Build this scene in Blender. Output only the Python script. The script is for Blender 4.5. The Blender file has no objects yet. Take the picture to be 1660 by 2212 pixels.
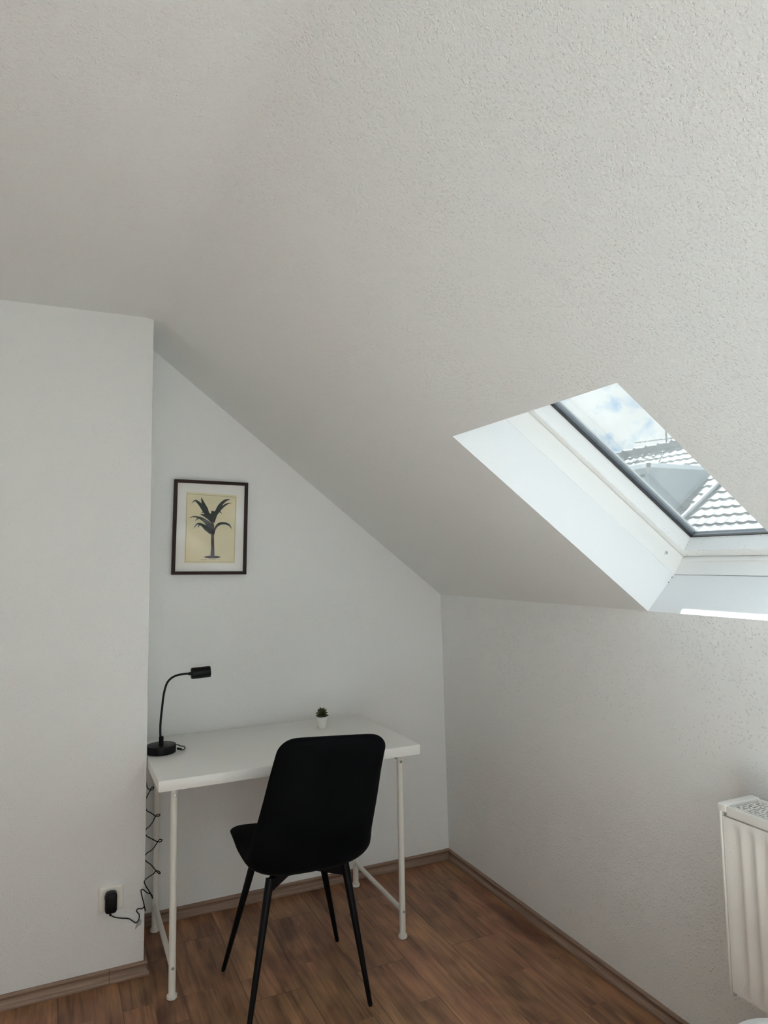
import bpy, bmesh, math, random
from mathutils import Vector, Matrix
random.seed(7)
sc = bpy.context.scene
COL = sc.collection
PI = math.pi

# ------------------------------------------------------------------ tuning
SUN = 56.0
SKY = 1.25
EXPOSURE = 0.0
FILL = 27.0                # power of the fill lamp added outside the invented rear window

# ------------------------------------------------------------------ camera numbers (metres, radians)
F_PX = 1514.158; YAW = 0.4332; PITCH = 0.0976; ROLL = -0.0167
CAM = Vector((-1.7417, -3.0876, 1.4383)); PP_Y = -46.97
fw = Vector((math.sin(YAW)*math.cos(PITCH), math.cos(YAW)*math.cos(PITCH), math.sin(PITCH)))
rt = Vector((math.cos(YAW), -math.sin(YAW), 0)); up = rt.cross(fw)
rt, up = rt*math.cos(ROLL)+up*math.sin(ROLL), -rt*math.sin(ROLL)+up*math.cos(ROLL)

def ray(px, py):
    return fw + rt*((px-830)/F_PX) - up*((py-1106-PP_Y)/F_PX)
def on_y(px, py, y):
    v = ray(px, py); return CAM + v*((y-CAM.y)/v.y)
def on_z(px, py, z):
    v = ray(px, py); return CAM + v*((z-CAM.z)/v.z)

# room numbers
HK = 1.2566; KX = -0.0128; ANG = 0.668; HC = 2.3736; XF = -1.4374
XS = -1.4361; DS = 0.3435; HB = 0.0452
US = Vector((-math.cos(ANG), 0, math.sin(ANG))); NS = Vector((math.sin(ANG), 0, math.cos(ANG)))
P0 = Vector((KX, 0, HK))
SHEAR = 0.0547
def slope_pt(s, y, n=0.0):      # coordinates on the sloped ceiling: up the slope, along the room, outwards
    return P0 + US*s + NS*n + Vector((0, y+SHEAR*s, 0))

# ------------------------------------------------------------------ helpers
WORLD_LOC = {}
def link(o, parent=None):
    COL.objects.link(o)
    if parent is not None:
        o.parent = parent
    return o

def empty(name, loc, label, cat, group=None):
    o = bpy.data.objects.new(name, None)
    o.empty_display_size = 0.05
    o.location = loc
    link(o); WORLD_LOC[o.name] = Vector(loc)
    o['label'] = label; o['category'] = cat
    if group: o['group'] = group
    return o

def tag(o, label, cat, group=None):
    o['label'] = label; o['category'] = cat
    if group: o['group'] = group
    return o

def obj(name, bm, mat, parent=None, smooth=35, sub=0, label=None, recalc=True, origin=None):
    if recalc:
        bmesh.ops.recalc_face_normals(bm, faces=bm.faces[:])
    off = Vector((0, 0, 0)); loc = Vector((0, 0, 0))
    if parent is not None:
        off = WORLD_LOC[parent.name]
    elif origin is not None:
        off = Vector(origin); loc = off
    bmesh.ops.translate(bm, verts=bm.verts[:], vec=-off)
    me = bpy.data.meshes.new(name); bm.to_mesh(me); bm.free()
    for m in (mat if isinstance(mat, (list, tuple)) else [mat]):
        me.materials.append(m)
    o = bpy.data.objects.new(name, me); o.location = loc
    link(o, parent); WORLD_LOC[o.name] = off
    if smooth:
        for p in me.polygons: p.use_smooth = True
        me.set_sharp_from_angle(angle=math.radians(smooth))
    if sub:
        md = o.modifiers.new('sub', 'SUBSURF'); md.levels = sub; md.render_levels = sub
    if label: o['label'] = label
    return o

def struct(o):
    o['kind'] = 'structure'; return o

def hexa(bm, c):                # 8 corners: bottom ring then top ring
    v = [bm.verts.new(p) for p in c]
    for f in ((0,3,2,1),(4,5,6,7),(0,1,5,4),(1,2,6,5),(2,3,7,6),(3,0,4,7)):
        bm.faces.new([v[i] for i in f])
    return v
def box(bm, x0, x1, y0, y1, z0, z1, bev=0.0, seg=2, xf=None):
    c = [(x0,y0,z0),(x1,y0,z0),(x1,y1,z0),(x0,y1,z0),(x0,y0,z1),(x1,y0,z1),(x1,y1,z1),(x0,y1,z1)]
    t = bmesh.new(); hexa(t, c)
    bmesh.ops.recalc_face_normals(t, faces=t.faces[:])
    if bev:
        bmesh.ops.bevel(t, geom=t.edges[:], offset=bev, segments=seg, affect='EDGES', profile=0.5, clamp_overlap=True)
    if xf is not None:
        bmesh.ops.transform(t, matrix=xf, verts=t.verts[:])
    merge(bm, t)
def merge(bm, t):
    m = {}
    for v in t.verts: m[v] = bm.verts.new(v.co)
    for f in t.faces:
        try: bm.faces.new([m[v] for v in f.verts])
        except ValueError: pass
    t.free()
def tube(bm, pts, rad, n=12, caps=True):
    pts = [Vector(p) for p in pts]; k = len(pts)
    rad = rad if isinstance(rad, (list, tuple)) else [rad]*k
    tang = []
    for i in range(k):
        d = pts[min(i+1, k-1)]-pts[max(i-1, 0)]
        tang.append(d.normalized() if d.length > 1e-9 else Vector((0, 0, 1)))
    ref = Vector((0, 0, 1)) if abs(tang[0].z) < 0.9 else Vector((1, 0, 0))
    a = tang[0].cross(ref).normalized(); rings = []
    for i in range(k):
        a = (a - tang[i]*a.dot(tang[i])).normalized(); b = tang[i].cross(a)
        rings.append([bm.verts.new(pts[i]+(a*math.cos(2*PI*j/n)+b*math.sin(2*PI*j/n))*rad[i]) for j in range(n)])
    for i in range(k-1):
        for j in range(n):
            bm.faces.new((rings[i][j], rings[i][(j+1) % n], rings[i+1][(j+1) % n], rings[i+1][j]))
    if caps:
        bm.faces.new(rings[0][::-1]); bm.faces.new(rings[-1])
def lathe(bm, prof, c, n=32, axis=None):   # prof: (radius, height) from bottom to top
    c = Vector(c); axis = Vector(axis or (0, 0, 1)).normalized()
    q = Vector((0, 0, 1)).rotation_difference(axis)
    rings = []
    for r, h in prof:
        if r < 1e-6: rings.append([bm.verts.new(c+q@Vector((0, 0, h)))])
        else: rings.append([bm.verts.new(c+q@Vector((r*math.cos(2*PI*j/n), r*math.sin(2*PI*j/n), h))) for j in range(n)])
    for A, B in zip(rings, rings[1:]):
        for j in range(n):
            j2 = (j+1) % n
            if len(A) == 1 and len(B) == 1: continue
            if len(A) == 1: bm.faces.new((A[0], B[j2], B[j]))
            elif len(B) == 1: bm.faces.new((A[j], A[j2], B[0]))
            else: bm.faces.new((A[j], A[j2], B[j2], B[j]))
    if len(rings[0]) > 1: bm.faces.new(rings[0][::-1])
    if len(rings[-1]) > 1: bm.faces.new(rings[-1])
def extrude_profile(bm, prof, a, b, side, ea=None, eb=None):
    """prof: (distance from wall, height); run a->b on the wall foot; side: unit vector into the room;
    ea/eb: extra shift along the run per distance (mitres)."""
    a = Vector(a); b = Vector(b); side = Vector(side); run = (b-a).normalized()
    A = [bm.verts.new(a+side*d+Vector((0, 0, h))+run*((ea or 0)*d)) for d, h in prof]
    B = [bm.verts.new(b+side*d+Vector((0, 0, h))+run*((eb or 0)*d)) for d, h in prof]
    n = len(prof)
    for i in range(n):
        j = (i+1) % n
        bm.faces.new((A[i], A[j], B[j], B[i]))
    bm.faces.new(A[::-1]); bm.faces.new(B)
def smooth_path(pts, sub=6):       # Catmull-Rom
    pts = [Vector(p) for p in pts]; out = []
    for i in range(len(pts)-1):
        p0, p1, p2, p3 = pts[max(i-1, 0)], pts[i], pts[i+1], pts[min(i+2, len(pts)-1)]
        for k in range(sub):
            t = k/sub
            out.append(0.5*((2*p1)+(p2-p0)*t+(2*p0-5*p1+4*p2-p3)*t*t+(3*p1-p0-3*p2+p3)*t**3))
    out.append(pts[-1]); return out

# ------------------------------------------------------------------ materials
def mat_new(name):
    m = bpy.data.materials.new(name); m.use_nodes = True
    nt = m.node_tree; nt.nodes.clear()
    out = nt.nodes.new('ShaderNodeOutputMaterial')
    return m, nt, out
def N(nt, typ, **kw):
    n = nt.nodes.new(typ)
    for k, v in kw.items(): setattr(n, k, v)
    return n
def setin(n, **kw):
    for k, v in kw.items(): n.inputs[k.replace('_', ' ')].default_value = v
def rgba(c): return (c[0], c[1], c[2], 1.0)
def simple(name, col, rough=0.5, metal=0.0, spec=0.5, var=0.06, vscale=40, bump=0.0, bscale=300, coat=0.0):
    m, nt, out = mat_new(name); b = N(nt, 'ShaderNodeBsdfPrincipled'); L = nt.links.new
    tc = N(nt, 'ShaderNodeTexCoord')
    no = N(nt, 'ShaderNodeTexNoise'); setin(no, Scale=vscale, Detail=3.0); L(tc.outputs['Object'], no.inputs['Vector'])
    mx = N(nt, 'ShaderNodeMix', data_type='RGBA')
    mx.inputs[6].default_value = rgba([c*(1-var) for c in col]); mx.inputs[7].default_value = rgba([min(1, c*(1+var)) for c in col])
    L(no.outputs['Fac'], mx.inputs[0]); L(mx.outputs[2], b.inputs['Base Color'])
    setin(b, Roughness=rough, Metallic=metal, Specular_IOR_Level=spec, Coat_Weight=coat)
    if bump:
        n2 = N(nt, 'ShaderNodeTexNoise'); setin(n2, Scale=bscale, Detail=2.0); L(tc.outputs['Object'], n2.inputs['Vector'])
        bp = N(nt, 'ShaderNodeBump'); setin(bp, Strength=bump, Distance=0.002); L(n2.outputs['Fac'], bp.inputs['Height']); L(bp.outputs['Normal'], b.inputs['Normal'])
    L(b.outputs[0], out.inputs[0]); return m

def wall_mat(name, col, strength, scale, dist=0.003, power=2.2, mottle=0.0):
    m, nt, out = mat_new(name); L = nt.links.new
    b = N(nt, 'ShaderNodeBsdfPrincipled'); setin(b, Roughness=0.85, Specular_IOR_Level=0.25)
    tc = N(nt, 'ShaderNodeTexCoord')
    # soft large mottling of the paint
    no = N(nt, 'ShaderNodeTexNoise'); setin(no, Scale=2.2, Detail=3.0); L(tc.outputs['Object'], no.inputs['Vector'])
    mx = N(nt, 'ShaderNodeMix', data_type='RGBA')
    mx.inputs[6].default_value = rgba([c*0.985 for c in col]); mx.inputs[7].default_value = rgba([c*1.015 for c in col])
    L(no.outputs['Fac'], mx.inputs[0]); L(mx.outputs[2], b.inputs['Base Color'])
    # woodchip paper: soft grains on a fine ground
    wv = N(nt, 'ShaderNodeTexNoise'); setin(wv, Scale=scale*1.3, Detail=1.0); L(tc.outputs['Object'], wv.inputs['Vector'])
    ad = N(nt, 'ShaderNodeVectorMath', operation='MULTIPLY_ADD'); L(wv.outputs['Color'], ad.inputs[0]); ad.inputs[1].default_value = (0.006,)*3; L(tc.outputs['Object'], ad.inputs[2])
    n1 = N(nt, 'ShaderNodeTexVoronoi', feature='F1'); setin(n1, Scale=scale, Randomness=1.0); L(ad.outputs[0], n1.inputs['Vector'])
    mr = N(nt, 'ShaderNodeMapRange', interpolation_type='SMOOTHSTEP'); setin(mr, From_Min=0.55, From_Max=0.10); L(n1.outputs['Distance'], mr.inputs['Value'])
    rc_ = N(nt, 'ShaderNodeSeparateColor'); L(n1.outputs['Color'], rc_.inputs[0])
    pw = N(nt, 'ShaderNodeMath', operation='POWER'); L(rc_.outputs[0], pw.inputs[0]); pw.inputs[1].default_value = power
    rp = N(nt, 'ShaderNodeMath', operation='MULTIPLY'); L(mr.outputs[0], rp.inputs[0]); L(pw.outputs[0], rp.inputs[1])
    n2 = N(nt, 'ShaderNodeTexNoise'); setin(n2, Scale=scale*4, Detail=2.0); L(tc.outputs['Object'], n2.inputs['Vector'])
    n3 = N(nt, 'ShaderNodeTexNoise'); setin(n3, Scale=9.0, Detail=2.0); L(tc.outputs['Object'], n3.inputs['Vector'])
    n4 = N(nt, 'ShaderNodeTexNoise'); setin(n4, Scale=scale*0.85, Detail=3.0, Roughness=0.55); L(tc.outputs['Object'], n4.inputs['Vector'])
    a0 = N(nt, 'ShaderNodeMath', operation='MULTIPLY_ADD'); L(n4.outputs['Fac'], a0.inputs[0]); a0.inputs[1].default_value = mottle; L(rp.outputs[0], a0.inputs[2])
    a1 = N(nt, 'ShaderNodeMath', operation='MULTIPLY_ADD'); L(n2.outputs['Fac'], a1.inputs[0]); a1.inputs[1].default_value = 0.18; L(a0.outputs[0], a1.inputs[2])
    a2 = N(nt, 'ShaderNodeMath', operation='MULTIPLY_ADD'); L(n3.outputs['Fac'], a2.inputs[0]); a2.inputs[1].default_value = 0.9; L(a1.outputs[0], a2.inputs[2])
    bp = N(nt, 'ShaderNodeBump'); setin(bp, Strength=strength, Distance=dist); L(a2.outputs[0], bp.inputs['Height'])
    L(bp.outputs['Normal'], b.inputs['Normal']); L(b.outputs[0], out.inputs[0]); return m

def floor_mat():
    m, nt, out = mat_new('laminate_floor'); L = nt.links.new
    b = N(nt, 'ShaderNodeBsdfPrincipled'); setin(b, Roughness=0.42, Specular_IOR_Level=0.4)
    tc = N(nt, 'ShaderNodeTexCoord')
    sep = N(nt, 'ShaderNodeSeparateXYZ'); L(tc.outputs['Object'], sep.inputs[0])
    cmb = N(nt, 'ShaderNodeCombineXYZ'); L(sep.outputs['Y'], cmb.inputs[0]); L(sep.outputs['X'], cmb.inputs[1])
    off = N(nt, 'ShaderNodeVectorMath', operation='ADD'); L(cmb.outputs[0], off.inputs[0]); off.inputs[1].default_value = (20.755, 19.0, 0)
    def brick(w, h, o, mortar):
        br = N(nt, 'ShaderNodeTexBrick'); br.offset = o; br.offset_frequency = 2
        br.inputs['Color1'].default_value = (0, 0, 0, 1); br.inputs['Color2'].default_value = (1, 1, 1, 1); br.inputs['Mortar'].default_value = (0.5, 0.5, 0.5, 1)
        setin(br, Scale=1.0, Mortar_Size=mortar, Mortar_Smooth=0.1, Bias=0.0, Brick_Width=w, Row_Height=h); L(off.outputs[0], br.inputs['Vector'])
        return br
    big = brick(1.285, 0.19, 0.37, 0.0011)      # plank joints
    sub = brick(0.64, 0.095, 0.41, 0.0)         # printed staves inside each plank
    seed = N(nt, 'ShaderNodeMath', operation='MULTIPLY_ADD'); L(big.outputs['Color'], seed.inputs[0]); seed.inputs[1].default_value = 11.3
    s2 = N(nt, 'ShaderNodeMath', operation='MULTIPLY'); L(sub.outputs['Color'], s2.inputs[0]); s2.inputs[1].default_value = 7.7
    L(s2.outputs[0], seed.inputs[2])
    def grain(sx, sy, detail, dist):
        mp = N(nt, 'ShaderNodeMapping'); mp.inputs['Scale'].default_value = (sx, sy, 1); L(tc.outputs['Object'], mp.inputs['Vector'])
        no = N(nt, 'ShaderNodeTexNoise', noise_dimensions='4D'); setin(no, Scale=1.0, Detail=detail, Roughness=0.6, Distortion=dist)
        L(mp.outputs[0], no.inputs['Vector']); L(seed.outputs[0], no.inputs['W']); return no
    g1 = grain(11, 1.5, 4.0, 1.2)      # broad figure
    g2 = grain(130, 5.0, 3.0, 0.3)     # fine pores
    g3 = grain(7.0, 3.0, 2.0, 0.8)     # light and dark patches
    g4 = grain(42, 1.6, 4.0, 0.9)      # long dark streaks
    # cathedral rings
    rg = N(nt, 'ShaderNodeMath', operation='MULTIPLY'); L(g1.outputs['Fac'], rg.inputs[0]); rg.inputs[1].default_value = 26.0
    sn = N(nt, 'ShaderNodeMath', operation='SINE'); L(rg.outputs[0], sn.inputs[0])
    ramp = N(nt, 'ShaderNodeValToRGB'); cr = ramp.color_ramp
    cr.elements[0].position = 0.18; cr.elements[0].color = rgba(FLOOR_D)
    cr.elements[1].position = 0.85; cr.elements[1].color = rgba(FLOOR_L)
    e = cr.elements.new(0.5); e.color = rgba(FLOOR_M)
    def madd(a, k, c):
        n = N(nt, 'ShaderNodeMath', operation='MULTIPLY_ADD'); L(a, n.inputs[0]); n.inputs[1].default_value = k
        if isinstance(c, (int, float)): n.inputs[2].default_value = c
        else: L(c, n.inputs[2])
        return n.outputs[0]
    v = madd(g3.outputs['Fac'], 1.0, -0.10)
    v = madd(sub.outputs['Color'], 0.05, v)
    v = madd(big.outputs['Color'], 0.10, v)
    v = madd(sn.outputs[0], 0.07, v)
    v = madd(g2.outputs['Fac'], 0.42, v)
    v = madd(g4.outputs['Fac'], 0.60, v)
    sh = N(nt, 'ShaderNodeMath', operation='ADD'); L(v, sh.inputs[0]); sh.inputs[1].default_value = -0.50
    L(sh.outputs[0], ramp.inputs['Fac'])
    hs = N(nt, 'ShaderNodeHueSaturation'); L(ramp.outputs['Color'], hs.inputs['Color'])
    hv = N(nt, 'ShaderNodeTexNoise'); setin(hv, Scale=3.3, Detail=2.0); L(tc.outputs['Object'], hv.inputs['Vector'])
    hr = N(nt, 'ShaderNodeMapRange'); setin(hr, From_Min=0.3, From_Max=0.7, To_Min=0.490, To_Max=0.512); L(hv.outputs['Fac'], hr.inputs['Value']); L(hr.outputs[0], hs.inputs['Hue'])
    mo = N(nt, 'ShaderNodeMix', data_type='RGBA'); L(big.outputs['Fac'], mo.inputs[0]); L(hs.outputs['Color'], mo.inputs[6]); mo.inputs[7].default_value = rgba([c*0.75 for c in FLOOR_D])
    L(mo.outputs[2], b.inputs['Base Color'])
    bp = N(nt, 'ShaderNodeBump'); setin(bp, Strength=0.12, Distance=0.001); L(g2.outputs['Fac'], bp.inputs['Height']); L(bp.outputs['Normal'], b.inputs['Normal'])
    L(b.outputs[0], out.inputs[0]); return m

def base_mat(name, along):
    m, nt, out = mat_new(name); L = nt.links.new
    b = N(nt, 'ShaderNodeBsdfPrincipled'); setin(b, Roughness=0.5, Specular_IOR_Level=0.35)
    tc = N(nt, 'ShaderNodeTexCoord'); mp = N(nt, 'ShaderNodeMapping')
    mp.inputs['Scale'].default_value = (4, 150, 150) if along == 'x' else (150, 4, 150)
    L(tc.outputs['Object'], mp.inputs['Vector'])
    no = N(nt, 'ShaderNodeTexNoise'); setin(no, Scale=1.0, Detail=5.0, Roughness=0.65, Distortion=0.4); L(mp.outputs[0], no.inputs['Vector'])
    rp = N(nt, 'ShaderNodeValToRGB'); rp.color_ramp.elements[0].position = 0.25; rp.color_ramp.elements[1].position = 0.8
    rp.color_ramp.elements[0].color = (0.125, 0.075, 0.052, 1); rp.color_ramp.elements[1].color = (0.36, 0.245, 0.18, 1)
    L(no.outputs['Fac'], rp.inputs['Fac']); L(rp.outputs['Color'], b.inputs['Base Color'])
    L(b.outputs[0], out.inputs[0]); return m

def glass_mat(name, haze=0.0, gloss=0.02, tint=(0.97, 0.985, 0.98)):
    m, nt, out = mat_new(name); L = nt.links.new
    tr = N(nt, 'ShaderNodeBsdfTransparent'); tr.inputs[0].default_value = rgba(tint)
    gl = N(nt, 'ShaderNodeBsdfGlossy'); setin(gl, Roughness=0.02)
    fr = N(nt, 'ShaderNodeFresnel'); setin(fr, IOR=1.45)
    sc_ = N(nt, 'ShaderNodeMath', operation='MULTIPLY'); L(fr.outputs[0], sc_.inputs[0]); sc_.inputs[1].default_value = gloss/0.04
    cl = N(nt, 'ShaderNodeMath', operation='MINIMUM'); L(sc_.outputs[0], cl.inputs[0]); cl.inputs[1].default_value = 0.35
    mx = N(nt, 'ShaderNodeMixShader'); L(cl.outputs[0], mx.inputs[0]); L(tr.outputs[0], mx.inputs[1]); L(gl.outputs[0], mx.inputs[2])
    last = mx
    if haze:
        tl = N(nt, 'ShaderNodeBsdfTranslucent'); tl.inputs[0].default_value = (0.85, 0.88, 0.9, 1)
        tc = N(nt, 'ShaderNodeTexCoord')
        vo = N(nt, 'ShaderNodeTexVoronoi'); setin(vo, Scale=210.0); L(tc.outputs['Object'], vo.inputs['Vector'])
        sp = N(nt, 'ShaderNodeMapRange'); setin(sp, From_Min=0.22, From_Max=0.10, To_Min=0.0, To_Max=1.0); L(vo.outputs['Distance'], sp.inputs['Value'])
        rnd = N(nt, 'ShaderNodeSeparateColor'); L(vo.outputs['Color'], rnd.inputs[0])
        th = N(nt, 'ShaderNodeMath', operation='GREATER_THAN'); L(rnd.outputs[0], th.inputs[0]); th.inputs[1].default_value = 0.86
        ml = N(nt, 'ShaderNodeMath', operation='MULTIPLY'); L(sp.outputs[0], ml.inputs[0]); L(th.outputs[0], ml.inputs[1])
        no = N(nt, 'ShaderNodeTexNoise'); setin(no, Scale=7.0, Detail=4.0); L(tc.outputs['Object'], no.inputs['Vector'])
        hz = N(nt, 'ShaderNodeMath', operation='MULTIPLY'); L(no.outputs['Fac'], hz.inputs[0]); hz.inputs[1].default_value = haze*2
        ad = N(nt, 'ShaderNodeMath', operation='MULTIPLY_ADD'); L(ml.outputs[0], ad.inputs[0]); ad.inputs[1].default_value = 0.05; L(hz.outputs[0], ad.inputs[2])
        m2 = N(nt, 'ShaderNodeMixShader'); L(ad.outputs[0], m2.inputs[0]); L(mx.outputs[0], m2.inputs[1]); L(tl.outputs[0], m2.inputs[2]); last = m2
    L(last.outputs[0], out.inputs[0]); return m

def speck_mat(name, col, rough, amount):      # white lacquer with fly specks
    m, nt, out = mat_new(name); L = nt.links.new
    b = N(nt, 'ShaderNodeBsdfPrincipled'); setin(b, Roughness=rough, Specular_IOR_Level=0.4)
    tc = N(nt, 'ShaderNodeTexCoord')
    vo = N(nt, 'ShaderNodeTexVoronoi'); setin(vo, Scale=130.0); L(tc.outputs['Object'], vo.inputs['Vector'])
    sp = N(nt, 'ShaderNodeMath', operation='LESS_THAN'); L(vo.outputs['Distance'], sp.inputs[0]); sp.inputs[1].default_value = 0.12
    rnd = N(nt, 'ShaderNodeSeparateColor'); L(vo.outputs['Color'], rnd.inputs[0])
    th = N(nt, 'ShaderNodeMath', operation='GREATER_THAN'); L(rnd.outputs[0], th.inputs[0]); th.inputs[1].default_value = 1-amount
    ml = N(nt, 'ShaderNodeMath', operation='MULTIPLY'); L(sp.outputs[0], ml.inputs[0]); L(th.outputs[0], ml.inputs[1])
    mx = N(nt, 'ShaderNodeMix', data_type='RGBA'); L(ml.outputs[0], mx.inputs[0]); mx.inputs[6].default_value = rgba(col); mx.inputs[7].default_value = (0.05, 0.045, 0.04, 1)
    L(mx.outputs[2], b.inputs['Base Color']); L(b.outputs[0], out.inputs[0]); return m

def print_mat():
    m, nt, out = mat_new('aged_paper'); L = nt.links.new
    b = N(nt, 'ShaderNodeBsdfPrincipled'); setin(b, Roughness=0.7, Specular_IOR_Level=0.3)
    tc = N(nt, 'ShaderNodeTexCoord'); mp = N(nt, 'ShaderNodeMapping'); mp.inputs['Scale'].default_value = (5, 1, 12); L(tc.outputs['Object'], mp.inputs['Vector'])
    no = N(nt, 'ShaderNodeTexNoise'); setin(no, Scale=1.0, Detail=4.0); L(mp.outputs[0], no.inputs['Vector'])
    rp = N(nt, 'ShaderNodeValToRGB'); e = rp.color_ramp.elements
    e[0].position = 0.3; e[0].color = (0.76, 0.73, 0.52, 1); e[1].position = 0.7; e[1].color = (0.90, 0.79, 0.57, 1)
    L(no.outputs['Fac'], rp.inputs['Fac']); L(rp.outputs['Color'], b.inputs['Base Color']); L(b.outputs[0], out.inputs[0]); return m

def velvet_mat():
    m, nt, out = mat_new('black_velvet'); L = nt.links.new
    b = N(nt, 'ShaderNodeBsdfPrincipled'); setin(b, Roughness=0.95, Specular_IOR_Level=0.05, Sheen_Weight=0.025, Sheen_Roughness=0.4)
    tc = N(nt, 'ShaderNodeTexCoord'); no = N(nt, 'ShaderNodeTexNoise'); setin(no, Scale=9.0, Detail=5.0, Roughness=0.6); L(tc.outputs['Object'], no.inputs['Vector'])
    rp = N(nt, 'ShaderNodeValToRGB'); e = rp.color_ramp.elements
    e[0].position = 0.35; e[0].color = (0.0016, 0.0017, 0.0020, 1); e[1].position = 0.75; e[1].color = (0.0040, 0.0042, 0.0050, 1)
    L(no.outputs['Fac'], rp.inputs['Fac']); L(rp.outputs['Color'], b.inputs['Base Color']); L(b.outputs[0], out.inputs[0]); return m

def tile_mat():
    m, nt, out = mat_new('roof_tile_grey'); L = nt.links.new
    b = N(nt, 'ShaderNodeBsdfPrincipled'); setin(b, Roughness=0.6, Specular_IOR_Level=0.4)
    tc = N(nt, 'ShaderNodeTexCoord'); no = N(nt, 'ShaderNodeTexNoise'); setin(no, Scale=3.0, Detail=6.0); L(tc.outputs['Object'], no.inputs['Vector'])
    rp = N(nt, 'ShaderNodeValToRGB'); e = rp.color_ramp.elements
    e[0].position = 0.3; e[0].color = (0.055, 0.058, 0.062, 1); e[1].position = 0.75; e[1].color = (0.088, 0.089, 0.09, 1)
    L(no.outputs['Fac'], rp.inputs['Fac']); L(rp.outputs['Color'], b.inputs['Base Color']); L(b.outputs[0], out.inputs[0]); return m

FLOOR_D = (0.095, 0.040, 0.022); FLOOR_M = (0.235, 0.112, 0.060); FLOOR_L = (0.46, 0.235, 0.120)
WALLC = (0.800, 0.812, 0.806)
M_wall = wall_mat('woodchip_wall_smooth', WALLC, 0.42, 160, 0.002, 1.6, 0.3)
M_knee = wall_mat('woodchip_wall_rough', WALLC, 0.85, 125, 0.0025, 1.7, 0.25)
M_ceil = wall_mat('woodchip_ceiling', WALLC, 0.55, 190, 0.002, 1.2, 1.7)
M_reveal = wall_mat('plaster_reveal', (0.785, 0.80, 0.81), 0.25, 130, 0.002)
M_floor = floor_mat()
M_basex = base_mat('skirting_wood_x', 'x'); M_basey = base_mat('skirting_wood_y', 'y')
M_lacq = simple('white_frame_lacquer', (0.82, 0.82, 0.81), 0.35, var=0.02, vscale=8)
M_sash = speck_mat('white_sash_lacquer', (0.84, 0.84, 0.83), 0.3, 0.02)
M_sashb = speck_mat('white_sash_rail_specked', (0.84, 0.84, 0.83), 0.3, 0.30)
M_gasket = simple('black_rubber', (0.012, 0.012, 0.013), 0.5)
M_spacer = simple('grey_aluminium', (0.20, 0.215, 0.24), 0.3, metal=0.6, var=0.2, vscale=30)
M_glass = glass_mat('window_glass'); M_glassd = glass_mat('dusty_window_glass', haze=0.0055)
M_picglass = glass_mat('picture_glass', gloss=0.008, tint=(0.99, 0.99, 0.985))
M_desk = simple('white_melamine', (0.80, 0.80, 0.775), 0.32, var=0.01, spec=0.4)
M_dleg = simple('white_powder_coat', (0.76, 0.75, 0.70), 0.4, var=0.03)
M_foot = simple('white_plastic_foot', (0.72, 0.71, 0.66), 0.5, var=0.03)
M_steel = simple('zinc_screw', (0.45, 0.45, 0.44), 0.3, metal=1.0, var=0.1)
M_velvet = velvet_mat()
M_bmetal = simple('black_metal', (0.003, 0.003, 0.0035), 0.5, spec=0.15)
M_blamp = simple('black_lamp_lacquer', (0.003, 0.003, 0.0035), 0.42, spec=0.18)
M_cord = simple('black_cord', (0.004, 0.004, 0.004), 0.5, spec=0.2)
M_plug = simple('black_plastic', (0.003, 0.003, 0.003), 0.45, spec=0.2)
M_outlet = simple('cream_plastic', (0.80, 0.78, 0.71), 0.35, var=0.02)
M_clip = simple('grey_clear_plastic', (0.36, 0.35, 0.35), 0.3, var=0.15, vscale=120)
M_pot = simple('white_ceramic', (0.78, 0.78, 0.76), 0.45, var=0.02)
M_leaf = simple('succulent_green', (0.055, 0.068, 0.022), 0.5, var=0.45, vscale=60)
M_soil = simple('dark_soil', (0.01, 0.009, 0.007), 0.9)
M_frame = simple('dark_brown_frame', (0.022, 0.010, 0.008), 0.6, var=0.15, spec=0.2)
M_mat = simple('white_mat_board', (0.92, 0.92, 0.90), 0.8, var=0.01)
M_print = print_mat()
M_ink = simple('dark_green_ink', (0.040, 0.050, 0.048), 0.8, var=0.35, vscale=25)
M_ink2 = simple('plum_brown_ink', (0.055, 0.045, 0.055), 0.8, var=0.25, vscale=25)
M_inkl = simple('faded_brown_ink', (0.26, 0.22, 0.13), 0.8, var=0.1)
M_rad = simple('radiator_enamel', (0.80, 0.79, 0.76), 0.25, var=0.03, vscale=12, spec=0.5)
M_radd = simple('radiator_inside_dark', (0.02, 0.024, 0.028), 0.7)
M_linen = simple('white_linen', (0.84, 0.84, 0.84), 0.9, var=0.02, bump=0.3, bscale=60)
M_matt = simple('mattress_fabric', (0.78, 0.77, 0.75), 0.9)
M_bedw = simple('bed_wood_white', (0.75, 0.74, 0.72), 0.5)
M_tile = tile_mat()
M_render = simple('grey_wall_render', (0.26, 0.29, 0.315), 0.9, var=0.08, vscale=6, bump=0.2, bscale=40)
M_fascia = simple('pale_fascia_board', (0.62, 0.66, 0.69), 0.6, var=0.04, vscale=4)
M_hwall = simple('pale_house_wall', (0.55, 0.55, 0.53), 0.9)
M_hwin = simple('house_window_pane', (0.10, 0.12, 0.14), 0.1, spec=0.6)
M_ant = simple('galvanised_aerial', (0.10, 0.10, 0.11), 0.5, metal=0.5)
M_ground = simple('grey_street', (0.20, 0.20, 0.19), 0.9)

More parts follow.
